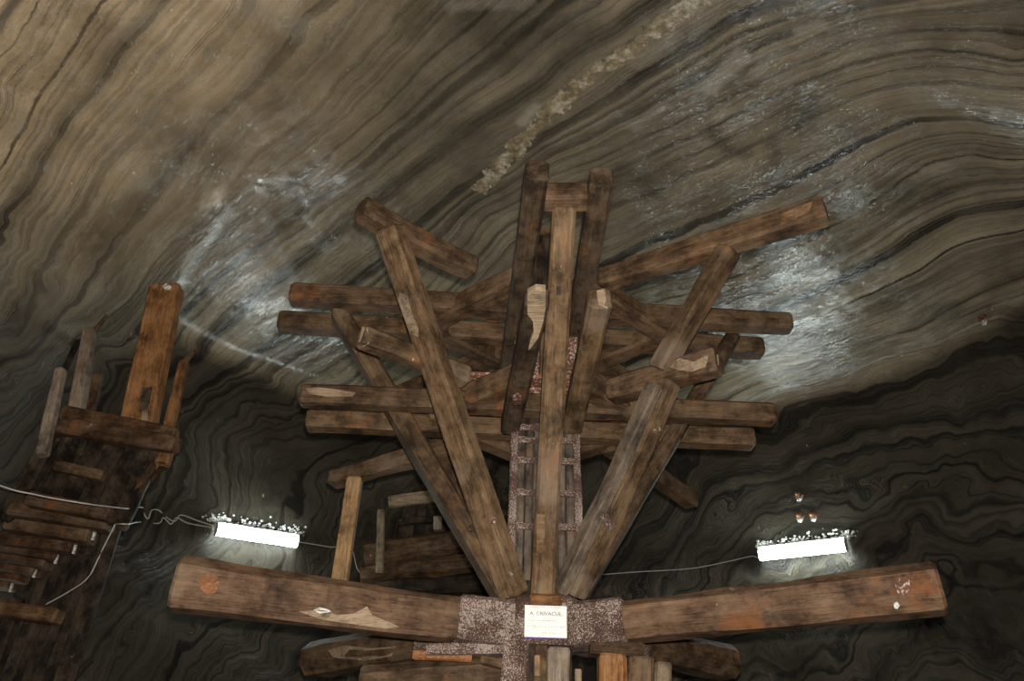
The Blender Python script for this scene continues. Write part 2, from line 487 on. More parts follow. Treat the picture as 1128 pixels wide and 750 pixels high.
def rock_material():
    m, nt, b = new_mat('banded_rock_salt'); L = nt.links.new
    at = lambda n: nd(nt, 'ShaderNodeAttribute', attribute_name=n).outputs['Fac']
    tc = nd(nt, 'ShaderNodeTexCoord'); P = tc.outputs['Object']
    u = at('layer'); low = at('low'); broad = at('broad')
    w1 = nd(nt, 'ShaderNodeTexNoise', Scale=0.75, Detail=2.5, Roughness=0.5, Distortion=0.6); L(P, w1.inputs[0])
    w2 = nd(nt, 'ShaderNodeTexNoise', Scale=2.6, Detail=2.0, Roughness=0.5); L(P, w2.inputs[0])
    w3 = nd(nt, 'ShaderNodeTexNoise', Scale=30.0, Detail=4.0, Roughness=0.7); L(P, w3.inputs[0])
    cen = lambda s: mathn(nt, 'SUBTRACT', s, 0.5)
    amp1 = mathn(nt, 'ADD', mathn(nt, 'MULTIPLY', low, 3.6), 0.35)
    amp2 = mathn(nt, 'ADD', mathn(nt, 'MULTIPLY', low, 0.8), 0.22)
    uw = mathn(nt, 'ADD', u, mathn(nt, 'MULTIPLY', cen(w1.outputs[0]), amp1))
    uw = mathn(nt, 'ADD', uw, mathn(nt, 'MULTIPLY', cen(w2.outputs[0]), amp2))
    uw = mathn(nt, 'ADD', uw, mathn(nt, 'MULTIPLY', cen(w3.outputs[0]), 0.07))
    def n1(scale, det, ro, off):
        n = nd(nt, 'ShaderNodeTexNoise', Detail=det, Roughness=ro, Scale=1.0, noise_dimensions='1D')
        L(mathn(nt, 'ADD', mathn(nt, 'MULTIPLY', uw, scale), off), n.inputs['W'])
        return n.outputs[0]
    a = n1(1.15, 5.0, 0.72, 3.7); c = n1(4.2, 3.0, 0.65, 41.0)
    bands = ramp(nt, a, [(0.34, 0.0), (0.42, 0.35), (0.50, 0.75), (0.64, 1.0)])
    lines = ramp(nt, c, [(0.34, 0.0), (0.41, 0.75), (0.5, 1.0)])
    dens = ramp(nt, n1(0.42, 1.0, 0.5, 77.0), [(0.40, 0.15), (0.58, 1.0)])
    lk = mathn(nt, 'SUBTRACT', 1.0, mathn(nt, 'MULTIPLY', mathn(nt, 'SUBTRACT', 1.0, lines), mathn(nt, 'ADD', mathn(nt, 'MULTIPLY', dens, 0.75), 0.2)))
    f = mathn(nt, 'MULTIPLY', bands, lk)
    # bands come and go along the layers
    fade = nd(nt, 'ShaderNodeTexNoise', Scale=1.1, Detail=3.0, Roughness=0.6); L(P, fade.inputs[0])
    ff = ramp(nt, fade.outputs[0], [(0.42, 1.0), (0.66, 0.5)])
    f = mathn(nt, 'ADD', mathn(nt, 'MULTIPLY', mathn(nt, 'SUBTRACT', f, 0.45), ff), 0.45)
    # the middle of the vault is blurred: half of the contrast goes
    soft = mathn(nt, 'ADD', mathn(nt, 'MULTIPLY', f, 0.45), 0.22)
    mr = nt.nodes.new('ShaderNodeMix'); L(broad, mr.inputs[0]); L(f, mr.inputs[2]); L(soft, mr.inputs[3])
    f = mr.outputs[0]
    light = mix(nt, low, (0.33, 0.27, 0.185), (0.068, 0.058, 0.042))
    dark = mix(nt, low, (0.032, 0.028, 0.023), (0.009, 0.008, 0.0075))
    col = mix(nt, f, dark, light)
    big = nd(nt, 'ShaderNodeTexNoise', Scale=0.9, Detail=5.0, Roughness=0.6); L(P, big.inputs[0])
    col = mix(nt, 1.0, col, ramp(nt, big.outputs[0], [(0.32, 0.55), (0.52, 1.0), (0.7, 1.25)]), 'MULTIPLY')
    # pale and dark blotches, the crusty vein
    bn = nd(nt, 'ShaderNodeTexNoise', Scale=6.0, Detail=5.0, Roughness=0.6); L(P, bn.inputs[0])
    sm = mathn(nt, 'MULTIPLY', at('smudge'), ramp(nt, bn.outputs[0], [(0.3, 0.3), (0.55, 1.0)]))
    col = mix(nt, mathn(nt, 'MULTIPLY', sm, 0.85), col, (0.06, 0.048, 0.032))
    pa = ramp(nt, mathn(nt, 'ADD', at('pale'), mathn(nt, 'MULTIPLY', cen(bn.outputs[0]), 0.5)), [(0.3, 0.0), (0.75, 0.75)])
    col = mix(nt, pa, col, (0.42, 0.37, 0.30))
    vn_ = nd(nt, 'ShaderNodeTexNoise', Scale=9.0, Detail=7.0, Roughness=0.75); L(P, vn_.inputs[0])
    vsum = mathn(nt, 'ADD', at('vein'), mathn(nt, 'MULTIPLY', cen(bn.outputs[0]), 2.6))
    vf = ramp(nt, vsum, [(0.55, 0.0), (0.70, 0.8)])
    vcol = ramp(nt, vn_.outputs[0], [(0.35, (0.15, 0.11, 0.06)), (0.5, (0.36, 0.28, 0.16)), (0.62, (0.70, 0.64, 0.52))])
    col = mix(nt, vf, col, vcol)
    L(col, b.inputs['Base Color'])
    sx = nd(nt, 'ShaderNodeSeparateXYZ'); L(P, sx.inputs[0])
    cv = nd(nt, 'ShaderNodeCombineXYZ')
    L(mathn(nt, 'MULTIPLY', uw, 2.6), cv.inputs[0]); L(mathn(nt, 'MULTIPLY', sx.outputs[0], 1.7), cv.inputs[1]); L(mathn(nt, 'MULTIPLY', sx.outputs[1], 1.7), cv.inputs[2])
    stk = nd(nt, 'ShaderNodeTexNoise', Scale=1.6, Detail=5.0, Roughness=0.65); L(cv.outputs[0], stk.inputs[0])
    rn = ramp(nt, stk.outputs[0], [(0.40, 0.07), (0.50, 0.17), (0.60, 0.42)])
    L(mathn(nt, 'ADD', rn, mathn(nt, 'MULTIPLY', low, 0.22), True), b.inputs['Roughness'])
    L(mathn(nt, 'SUBTRACT', 0.85, mathn(nt, 'MULTIPLY', low, 0.65)), b.inputs['Specular IOR Level'])
    fine = nd(nt, 'ShaderNodeTexNoise', Scale=30.0, Detail=4.0, Roughness=0.65); L(P, fine.inputs[0])
    hsum = mathn(nt, 'ADD', mathn(nt, 'MULTIPLY', stk.outputs[0], 0.55), mathn(nt, 'MULTIPLY', w2.outputs[0], 0.9))
    hsum = mathn(nt, 'ADD', hsum, mathn(nt, 'MULTIPLY', fine.outputs[0], 0.06))
    hsum = mathn(nt, 'ADD', hsum, mathn(nt, 'MULTIPLY', vf, 0.6))
    bump(nt, b, hsum, 0.6, 0.05)
    return m
M_ROCK = rock_material()
QQ = np.repeat(np.array([crisp(2*math.pi*k/NAZ) for k in range(NAZ)]), NP)
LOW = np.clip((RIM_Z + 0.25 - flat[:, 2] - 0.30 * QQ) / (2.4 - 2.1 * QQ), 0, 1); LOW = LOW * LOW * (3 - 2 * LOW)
def rock(name, sel):
    faces = [quads[i] for i in sel]
    idx = sorted({v for f in faces for v in f}); mp = {v: j for j, v in enumerate(idx)}
    me = bpy.data.meshes.new(name)
    me.from_pydata(flat[idx].tolist(), [], [tuple(mp[v] for v in f) for f in faces]); me.update()
    me.polygons.foreach_set('use_smooth', [True] * len(me.polygons))
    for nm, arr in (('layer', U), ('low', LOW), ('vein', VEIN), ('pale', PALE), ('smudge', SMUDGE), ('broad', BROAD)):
        a = me.attributes.new(nm, 'FLOAT', 'POINT'); a.data.foreach_set('value', arr[idx].astype(np.float32))
    me.normals_split_custom_set_from_vertices(vn[idx].tolist())
    o = link(name, me, M_ROCK)
    return tag(o, kind='structure')
qi = np.arange(len(quads)); qk = qi // (NP - 1); qp = qi % (NP - 1)
azd = qk * 360.0 / NAZ
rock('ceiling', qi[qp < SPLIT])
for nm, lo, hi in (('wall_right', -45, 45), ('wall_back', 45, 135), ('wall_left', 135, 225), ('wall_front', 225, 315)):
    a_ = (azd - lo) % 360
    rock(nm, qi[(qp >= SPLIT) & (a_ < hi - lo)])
bpy.data.meshes.remove(full)
# floor of trodden salt
V = [(CX, CY, 0)] + [(CX + 6.6 * math.cos(2*math.pi*k/96), CY + 6.6 * math.sin(2*math.pi*k/96), 0) for k in range(96)]
me = bpy.data.meshes.new('floor'); me.from_pydata(V, [], [(0, 1+k, 1+(k+1) % 96) for k in range(96)])
fl = link('floor', me, crust('trodden_salt', (0.12, 0.11, 0.10), (0.2, 0.19, 0.17), 0.4, 12)); tag(fl, kind='structure')

# ------------------------------------------------------------------ the horse winch
ZA, ZU, ZL = 2.86, 5.21, 4.32
AX = at_z(598, 684, ZA); AX = Vector((AX.x, AX.y, 0))
def ax(dx, dy, z): return Vector((AX.x + dx, AX.y + dy, z))
g = empty('horse_winch', (AX.x, AX.y, 0), 'huge old wooden winch with upright axle, splayed struts and long push arms', 'winch')

# axle
beam('axle', ax(0, 0, 0.06), ax(0, 0, 6.02), 0.36, 0.36, M_BLACK, g, up=(0, -1, 0), chamfer=0.2)
link('pivot_shoe', lathe_mesh([(0.24, 0), (0.24, 0.05), (0.16, 0.06), (0.13, 0.12)]), M_IRON2, g, Matrix.Translation(ax(0, 0, 0)))
stave = {}
def staves(z0, z1, mat, half=0.2):
    n = 7
    for side in range(4):
        rot = Matrix.Rotation(side * math.pi / 2, 4, 'Z')
        for k in range(n):
            key = (z0, k % 3)
            if key not in stave:
                stave[key] = beam_mesh(z1 - z0, 0.05, 0.028, chamfer=0.2, jit=0.003, seg=5)
            t = -half + (k + 0.5) * 2 * half / n
            M = Matrix.Translation(ax(0, 0, z0 + random.uniform(-0.02, 0.02))) @ rot @ Matrix.Translation((t, -0.195, 0)) @ frame((0, 0, 0), (0, 0, 1), (0, -1, 0))
            mm = stave[key]
            if side == 0 and k == 4 and z0 < 4:
                red = beam('stave', M @ Vector((0.62, 0, 0.006)), M @ Vector((0.83, 0, 0.006)), 0.045, 0.03, M_REDPAINT, g, up=(0, -1, 0), jit=0.002, seg=3)
                red['label'] = 'red painted stave'
            link('stave', mm, mat, g, M)
staves(3.08, 4.20, M_STAVE)
staves(5.32, 6.06, M_BLACK)
def hoop(z, w=0.045, half=0.222, mat=M_IRON, t=0.018, name='hoop'):
    bm = bmesh.new()
    r = half; zz = w / 2
    prev = None
    def ring(rr, z_): return [bm.verts.new((x*rr + noise.noise(Vector((x*9+z*5, y*9, z_*40)))*0.006, y*rr + noise.noise(Vector((x*9, y*9+z*7, z_*40)))*0.006, z_)) for x, y in
        [(-1,-1),(-.6,-1),(-.2,-1),(.2,-1),(.6,-1),(1,-1),(1,-.5),(1,0),(1,.5),(1,1),(.5,1),(0,1),(-.5,1),(-1,1),(-1,.5),(-1,0),(-1,-.5)]]
    A_ = [ring(r, -zz), ring(r+t, -zz), ring(r+t, zz), ring(r, zz)]
    n = len(A_[0])
    for i in range(4):
        for k in range(n):
            bm.faces.new((A_[i][k], A_[i][(k+1) % n], A_[(i+1) % 4][(k+1) % n], A_[(i+1) % 4][k]))
    bmesh.ops.recalc_face_normals(bm, faces=bm.faces)
    me = bpy.data.meshes.new(name); bm.to_mesh(me); bm.free()
    return link(name, me, mat, g, Matrix.Translation(ax(0, 0, z)))
for z in (3.42, 3.66, 3.90, 4.06, 4.16): hoop(z)
hoop(5.36, mat=M_IRON2); hoop(6.03, w=0.06, mat=M_RED, half=0.215)
for sx in (-1, 1):
    for sy in (-1, 1):
        beam('corner_strap', ax(sx*0.225, sy*0.225, 3.12), ax(sx*0.225, sy*0.225, 4.22), 0.05, 0.03, M_IRON, g, up=(0, sy, 0), jit=0.008, seg=12)
# crusted boards that close the axle between the wheels
for k in range(5):
    beam('board', ax(-0.2 + 0.1*k, -0.205, 4.44), ax(-0.2 + 0.1*k, -0.205, 5.0), 0.092, 0.03, M_IRON2 if k != 2 else M_RED, g, up=(0, -1, 0), jit=0.004)

def radial(name, px, py, z, inner, w, h, mat, inner_pt=None, drop=0, **kw):
    """a beam whose outer end is seen at the pixel at height z and which runs to the axle"""
    tip = at_z(px, py, z)
    a = Vector((AX.x, AX.y, z)) if inner_pt is None else inner_pt
    d = (a - tip).normalized()
    return beam(name, tip, a - d * inner, w, h, mat, g, **kw)
# upper wheel: side-to-side pair (above), front-to-back pair (below)
B = {}
B['H1'] = beam('wheel_beam', at_z(321, 325, ZU), at_z(870, 357, ZU), 0.17, 0.17, M_RED, g, taper=0.92)
B['H2'] = beam('wheel_beam', at_z(308, 355, ZU), at_z(839, 384, ZU), 0.17, 0.16, M_OLD, g, taper=1.0)
zv = ZU - 0.165
B['V1'] = beam('wheel_beam', at_z(592, 186, zv), at_z(561, 400, zv), 0.145, 0.16, M_DARK, g)
B['V2'] = beam('wheel_beam', at_z(663, 194, zv), at_z(625, 420, zv), 0.145, 0.16, M_DARK, g)
B['cross'] = beam('cross_piece', at_z(598, 217, zv + 0.02), at_z(657, 217, zv + 0.02), 0.15, 0.15, M_RED, g)
# lower wheel
B['H3'] = beam('wheel_beam', at_z(332, 436, ZL), at_z(852, 457, ZL), 0.15, 0.15, M_OLD, g)
B['H4'] = beam('wheel_beam', at_z(339, 463, ZL), at_z(829, 484, ZL), 0.16, 0.15, M_OLD, g)
zv2 = ZL - 0.14
B['V3'] = beam('wheel_beam', at_z(592, 326, zv2 + 0.05), at_z(562, 470, zv2), 0.14, 0.14, M_DARK, g)
B['V4'] = beam('wheel_beam', at_z(661, 327, zv2 + 0.05), at_z(630, 470, zv2), 0.14, 0.14, M_STRUT, g)
# inner chords that tie the beams around the axle (a square set cornerwise)
def chords(z, w, h, f, s, mat):
    P = [ax(0, -f, z), ax(s, 0, z), ax(0, f, z), ax(-s, 0, z)]
    for k in range(4):
        a, b = P[k], P[(k+1) % 4]; d = (b - a)
        beam('chord', a + d * (0.24 if k in (0, 2) else 0.02), b - d * (0.24 if k in (1, 3) else 0.02), w, h, mat, g, jit=0.01)
chords(ZU - 0.02, 0.17, 0.16, 0.86, 0.98, M_RED)
chords(ZL + 0.05, 0.17, 0.19, 0.78, 0.85, M_RED)
for k in range(4):
    beam('deck_board', ax(-0.75, -0.34 + 0.17 * k, ZL + 0.17), ax(0.75, -0.34 + 0.17 * k, ZL + 0.17), 0.155, 0.03, M_CRUSTED, g, jit=0.006)
beam('wedge', at_z(534, 362, ZU + 0.13), at_z(552, 342, ZU + 0.13), 0.09, 0.04, M_ORANGE, g, jit=0.004)
# diagonal arms of the wheels
B['B1'] = beam('diagonal_beam', at_z(397, 230, ZU), at_z(520, 296, ZU), 0.17, 0.16, M_OLD, g, bow=-0.02)
B['B2'] = beam('diagonal_beam', at_z(910, 231, ZU), at_z(662, 309, ZU), 0.17, 0.19, M_RED, g, taper=0.85)
B['D1'] = beam('diagonal_beam', at_z(397, 371, ZL + 0.02), at_z(514, 415, ZL + 0.02), 0.14, 0.14, M_STRUT, g, jit=0.014)
B['D2'] = beam('diagonal_beam', at_z(792, 398, ZL), at_z(672, 432, ZL), 0.17, 0.17, M_RED, g, jit=0.018)
B['D3'] = beam('diagonal_beam', at_z(367, 528, ZL), at_z(520, 486, ZL), 0.15, 0.15, M_STRUT, g, jit=0.016, ragged=0.05)
B['D4'] = beam('diagonal_beam', at_z(762, 551, ZL), at_z(668, 488, ZL), 0.15, 0.15, M_OLD, g, jit=0.012, ragged=0.06)
beam('diagonal_beam', ax(-1.5, 1.4, ZU), ax(-0.3, 0.4, ZU), 0.16, 0.16, M_OLD, g)
beam('diagonal_beam', ax(1.4, 1.4, ZU), ax(0.3, 0.4, ZU), 0.16, 0.16, M_OLD, g)

# struts from the hub up to the wheels
ZB = ZA + 0.10
def strut(key, top, bot, w, h, mat, **kw):
    B[key] = beam('strut', top, bot, w, h, mat, g, up=(AX - Vector((top.x, top.y, 0))).normalized(), **kw)
strut('S1', at_z(429, 252, ZU - 0.10), at_y(566, 655, AX.y - 0.26), 0.185, 0.14, M_STRUT, jit=0.010)
strut('S3', at_z(373, 345, ZU - 0.05), at_y(556, 656, AX.y - 0.06), 0.235, 0.14, M_STRUT, jit=0.008)
strut('S2a', at_z(803, 275, ZU - 0.10), at_z(727, 408, ZL + 0.02), 0.16, 0.13, M_STRUT, jit=0.01)
strut('S2', at_z(738, 421, ZL - 0.10), at_y(632, 655, AX.y - 0.26), 0.15, 0.13, M_STRUT, jit=0.012)
strut('S2b', at_z(722, 424, ZL - 0.16), at_y(617, 652, AX.y - 0.30), 0.075, 0.12, M_GREYW2, jit=0.012)
strut('S4', at_z(806, 373, ZU - 0.05), at_y(639, 652, AX.y - 0.04), 0.21, 0.12, M_OLD, jit=0.008)
strut('S5', at_z(621, 229, zv - 0.02), at_y(597, 655, AX.y - 0.30), 0.15, 0.12, M_STRUT, jit=0.004)
strut('S6', ax(0, 1.5, ZU - 0.1), ax(0, 0.28, ZB), 0.14, 0.12, M_OLD)
strut('S7', ax(-1.1, 1.15, ZU - 0.1), ax(-0.2, 0.22, ZB), 0.14, 0.12, M_OLD)
strut('S8', ax(1.1, 1.15, ZU - 0.1), ax(0.2, 0.22, ZB), 0.14, 0.12, M_OLD)

# long push arms
LT, RT = at_z(193, 643, ZA), at_z(1037, 648, ZA)
cL, cR = ax(-0.10, -0.05, ZA - 0.065), ax(0.10, -0.05, ZA - 0.06)
B['AL'] = beam('push_arm', LT, cL, 0.28, 0.30, M_ARM, g, taper=0.80, jit=0.014, chamfer=0.22)
B['AR'] = beam('push_arm', RT, cR, 0.27, 0.26, M_ARM, g, taper=0.88, jit=0.014, chamfer=0.24)
BLT, BRT = at_z(345, 727, ZA), at_z(801, 731, ZA)
B['BL'] = beam('push_arm', BLT, ax(-0.12, 0.06, ZA), 0.28, 0.26, M_OLD, g, jit=0.02, chamfer=0.26)
B['BR'] = beam('push_arm', BRT, ax(0.12, 0.06, ZA), 0.28, 0.24, M_OLD, g, jit=0.014, chamfer=0.24)
def sleeve(key, a, t0, t1, s=1.1, wh=(0.27, 0.275)):
    o = WORLD[B[key].name]; Lx = (o.inverted() @ a).x
    p0 = o @ Vector((Lx * t0, 0, 0)); p1 = o @ Vector((Lx * t1, 0, 0))
    return beam('iron_sleeve', p0, p1, wh[0], wh[1], M_IRON, g, jit=0.012, chamfer=0.1)
sleeve('AL', cL, 0.78, 1.06); sleeve('AR', cR, 0.79, 1.06, wh=(0.27, 0.26))
sleeve('BL', ax(-0.12, 0.06, ZA), 0.60, 1.0, wh=(0.31, 0.29)); sleeve('BR', ax(0.12, 0.06, ZA), 0.60, 1.0, wh=(0.31, 0.28))
# hub block and what shows under it
beam('hub_block', ax(0, -0.02, ZA - 0.19), ax(0, -0.02, ZA + 0.11), 0.44, 0.42, M_IRON, g, up=(0, -1, 0), jit=0.012, chamfer=0.12)

def low(name, x0, y0, x1, y1, y, w, h, mat, **kw):
    return beam(name, at_y(x0, y0, y), at_y(x1, y1, y), w, h, mat, g, **kw)
yh = AX.y
low('strut_foot', 584, 659, 619, 660, yh - 0.36, 0.06, 0.065, M_ORANGE, jit=0.006, chamfer=0.3)
low('hub_strap', 568, 700, 564, 790, yh - 0.26, 0.16, 0.05, M_IRON, up=(0, -1, 0), jit=0.01)
low('hub_strap', 470, 716, 560, 714, yh - 0.12, 0.12, 0.07, M_IRON, jit=0.01)
low('hub_log', 398, 756, 560, 744, yh + 0.02, 0.24, 0.24, M_OLD, jit=0.02, chamfer=0.28)
low('wedge', 530, 727, 575, 736, yh - 0.14, 0.07, 0.05, M_RED, jit=0.01)
low('wedge', 455, 721, 520, 724, yh - 0.10, 0.07, 0.06, M_RUST, jit=0.012)
low('hub_post', 596, 712, 594, 800, yh - 0.22, 0.09, 0.08, M_RED, up=(0, -1, 0), jit=0.008)
low('hub_post', 616, 714, 614, 800, yh - 0.24, 0.13, 0.08, M_GREYW, up=(0, -1, 0), jit=0.012)
low('wedge', 592, 722, 592, 745, yh - 0.28, 0.035, 0.03, M_PINE, up=(0, -1, 0), jit=0.004)
low('wedge', 637, 737, 637, 760, yh - 0.28, 0.04, 0.02, M_TAN, up=(0, -1, 0), jit=0.004)
low('hub_cap_beam', 649, 713, 708, 718, yh - 0.20, 0.16, 0.09, M_RED, jit=0.012)
low('hub_post', 674, 722, 672, 810, yh - 0.22, 0.17, 0.16, M_ORANGE, up=(0, -1, 0), jit=0.012)
low('hub_post', 705, 724, 703, 810, yh - 0.20, 0.15, 0.15, M_RED, up=(0, -1, 0), jit=0.012)
low('hub_post', 729, 731, 727, 810, yh - 0.16, 0.10, 0.13, M_TAN, up=(0, -1, 0), jit=0.012)
# iron fittings
def on(px, py, keys, off=0.022):
    d = ray(px, py).normalized(); best = None
    for k in keys:
        p, n, _, t = BVH[B[k].name].ray_cast(CAM, d)
        if p is not None and (best is None or t < best[1]): best = (p + n * off, t)
    return best[0] if best else None
for nm, a_, b_, keys, w_, mt in (('iron_hook', (663, 566), (672, 581), ('S2', 'S4', 'S2b'), 0.05, M_IRON), ('iron_strap', (518, 583), (545, 573), ('S1', 'S3'), 0.04, M_IRON2)):
    p, q = on(*a_, keys), on(*b_, keys)
    if p and q: beam(nm, p, q, w_, 0.03, mt, g, up=(0, -1, 0), jit=0.005)
# scabs of bare wood, salt and rust, and the painted shade of a slot
fk = [('S1', 'bare_patch', M_TAN, [(441,322),(449,326),(454,345),(461,362),(461,371),(453,368),(446,350),(440,332)]),
 ('H3', 'bare_patch', M_TAN, [(337,428),(352,427),(375,430),(392,433),(388,437),(360,437),(340,434)]),
 ('D2', 'bare_patch', M_TAN, [(738,405),(748,395),(765,399),(778,392),(790,391),(791,402),(776,404),(762,409),(748,408)]),
 ('AL', 'bare_patch', M_TAN, [(330,673),(355,672),(372,677),(390,676),(404,668),(410,678),(432,686),(440,690),(425,692),(390,687),(355,682)]),
 ('BL', 'bare_patch', M_TAN, [(362,716),(380,711),(410,714),(436,712),(432,722),(402,727),(380,725),(368,724)]),
 ('AL', 'rust_stain', M_RUST, [(219,640),(223,634),(232,632),(240,636),(242,645),(237,653),(228,655),(221,649)]),
 ('AR', 'rust_stain', M_IRON2, [(985,642),(992,635),(1001,637),(1003,647),(998,656),(989,654)]),
 ('AR', 'salt_spot', M_SALT, [(984,664),(988,662),(991,666),(988,670),(985,669)]),
 ('AL', 'salt_spot', M_SALT, [(345,672),(352,669),(360,671),(366,674),(352,675)]),
 ('V4', 'bare_patch', M_TAN, [(657,321),(664,319),(675,322),(674,333),(668,339),(659,336)]),
 ('B2', 'rust_stain', M_WORN, [(862,236),(885,226),(896,222),(892,233),(872,243),(860,247)]),
 ('S1', 'rust_stain', M_WORN, [(527,572),(536,570),(541,585),(546,600),(540,598),(532,585)]),
 ('S5', 'rust_stain', M_WORN, [(592,566),(600,566),(600,590),(596,610),(591,605)]),
 ('S5', 'mortise_shade', M_BLACK, [(613,315),(618,315),(618,325),(613,325)]),  # black patch paints the shade inside a slot
 ('D1', 'bare_patch', M_TAN, [(396,363),(401,360),(405,362),(406,378),(400,381),(396,376)]),
 ('V3', 'bark_scar', M_IRON2, [(564,436),(570,432),(575,437),(573,444),(566,445)]),
]
for key, nm, mt, poly in fk:
    flake(nm, B[key], poly, mt, B[key])
# the torn pale slab hanging on the lower front beam
pts = [(581,326),(590,321),(601,322),(601,340),(598,356),(593,372),(586,382),(582,386),(584,376),(588,366),(587,354),(581,346)]
def slab(name, poly, y, t, mat, parent, z=None):
    F_ = [at_y(a, b, y) if z is None else at_z(a, b, z) for a, b in poly]; K_ = [p + (Vector((0, t, 0)) if z is None else Vector((0, 0, t))) for p in F_]
    c0 = sum(F_, Vector()) / len(F_); n = len(poly)
    me = bpy.data.meshes.new(name)
    me.from_pydata([tuple(p - c0) for p in F_ + K_], [], [tuple(range(n)), tuple(range(n, 2*n))[::-1]] + [(k, k+n, (k+1) % n + n, (k+1) % n) for k in range(n)])
    me.update()
    bm = bmesh.new(); bm.from_mesh(me); bmesh.ops.recalc_face_normals(bm, faces=bm.faces); bm.to_mesh(me); bm.free()
    return link(name, me, mat, parent, Matrix.Translation(c0))
slab('torn_slab', pts, 0, 0.05, M_PALE, B['V3'], z=zv2 - 0.055)

# ------------------------------------------------------------------ paper sign on the hub
ys = AX.y - 0.30
P0, P1, P2, P3 = [at_y(x, y, ys) for x, y in ((578, 666.5), (624, 668), (624, 702), (578.5, 701.5))]
ex = (P1 - P0).normalized(); ey = (P0 - P3).normalized(); ez = ex.cross(ey).normalized(); ey = ez.cross(ex)
wS, hS = (P1 - P0).length, (P0 - P3).length
MS = Matrix((ex, ey, ez)).transposed().to_4x4(); MS.translation = (P0 + P1 + P2 + P3) / 4
sg = empty('paper_sign', MS.translation, 'small white printed sign reading A. CRIVACUL fixed to the winch hub', 'sign')
def plate(name, x0, x1, y0, y1, z0, z1, mat, parent, M):
    V = [(x, y, z) for z in (z0, z1) for x, y in ((x0,y0),(x1,y0),(x1,y1),(x0,y1))]
    me = bpy.data.meshes.new(name); me.from_pydata(V, [], [(3,2,1,0),(4,5,6,7),(0,1,5,4),(1,2,6,5),(2,3,7,6),(3,0,4,7)]); me.update()
    return link(name, me, mat, parent, M)
sheet = plate('sheet', -wS/2, wS/2, -hS/2, hS/2, -0.004, 0, M_PAPER, sg, MS)
plate('lens_fringe', -wS/2, wS/2, -hS/2 - 0.006, -hS/2, -0.005, 0.001, M_FRINGE, sg, MS)  # violet lens fringe painted as a strip below the sheet
cu = bpy.data.curves.new('txt', 'FONT'); cu.body = 'A. CRIVACUL'; cu.size = 0.030; cu.align_x = 'CENTER'; cu.offset = 0.0006
to = bpy.data.objects.new('txt', cu); C.objects.link(to)
bpy.context.view_layer.update()
tm = bpy.data.meshes.new_from_object(to.evaluated_get(bpy.context.evaluated_depsgraph_get()))
bpy.data.objects.remove(to)
tw = max(v.co.x for v in tm.vertices) - min(v.co.x for v in tm.vertices)
for v in tm.vertices: v.co.x *= 0.77 * wS / tw
tm.materials.clear()
link('lettering', tm, M_INK, sg, MS @ Matrix.Translation((0, hS * 0.19, 0.001)))
# the small print is too blurred to read: faint broken rows
for (yy, xa, xb) in ((0.44, -0.38, 0.42), (0.02, -0.40, 0.36), (-0.17, -0.44, 0.44), (-0.36, -0.12, 0.38)):
    bm = bmesh.new(); x = xa
    while x < xb:
        l = random.uniform(0.02, 0.06); hh = random.uniform(0.008, 0.016)
        vs_ = [bm.verts.new((a * wS, (yy + b) * hS, 0.001)) for a, b in ((x, -hh), (x + l, -hh), (x + l, hh), (x, hh))]
        bm.faces.new(vs_); x += l + random.uniform(0.01, 0.04)
    me = bpy.data.meshes.new('print_row'); bm.to_mesh(me); bm.free()
    o = link('print_row', me, M_INKP, sg, MS)

# ------------------------------------------------------------------ pine prop
pt = at_z(391, 527, ZL - 0.10)
pb = Vector((pt.x - 0.0, pt.y, ZA + 0.145))
prop = beam('pine_prop', pb, pt, 0.125, 0.10, M_PINE, None, up=(0, -1, 0), jit=0.002, chamfer=0.06)
tag(prop, 'new pale pine post propping a broken wheel beam above the left rear arm', 'post')

YF = 6.4
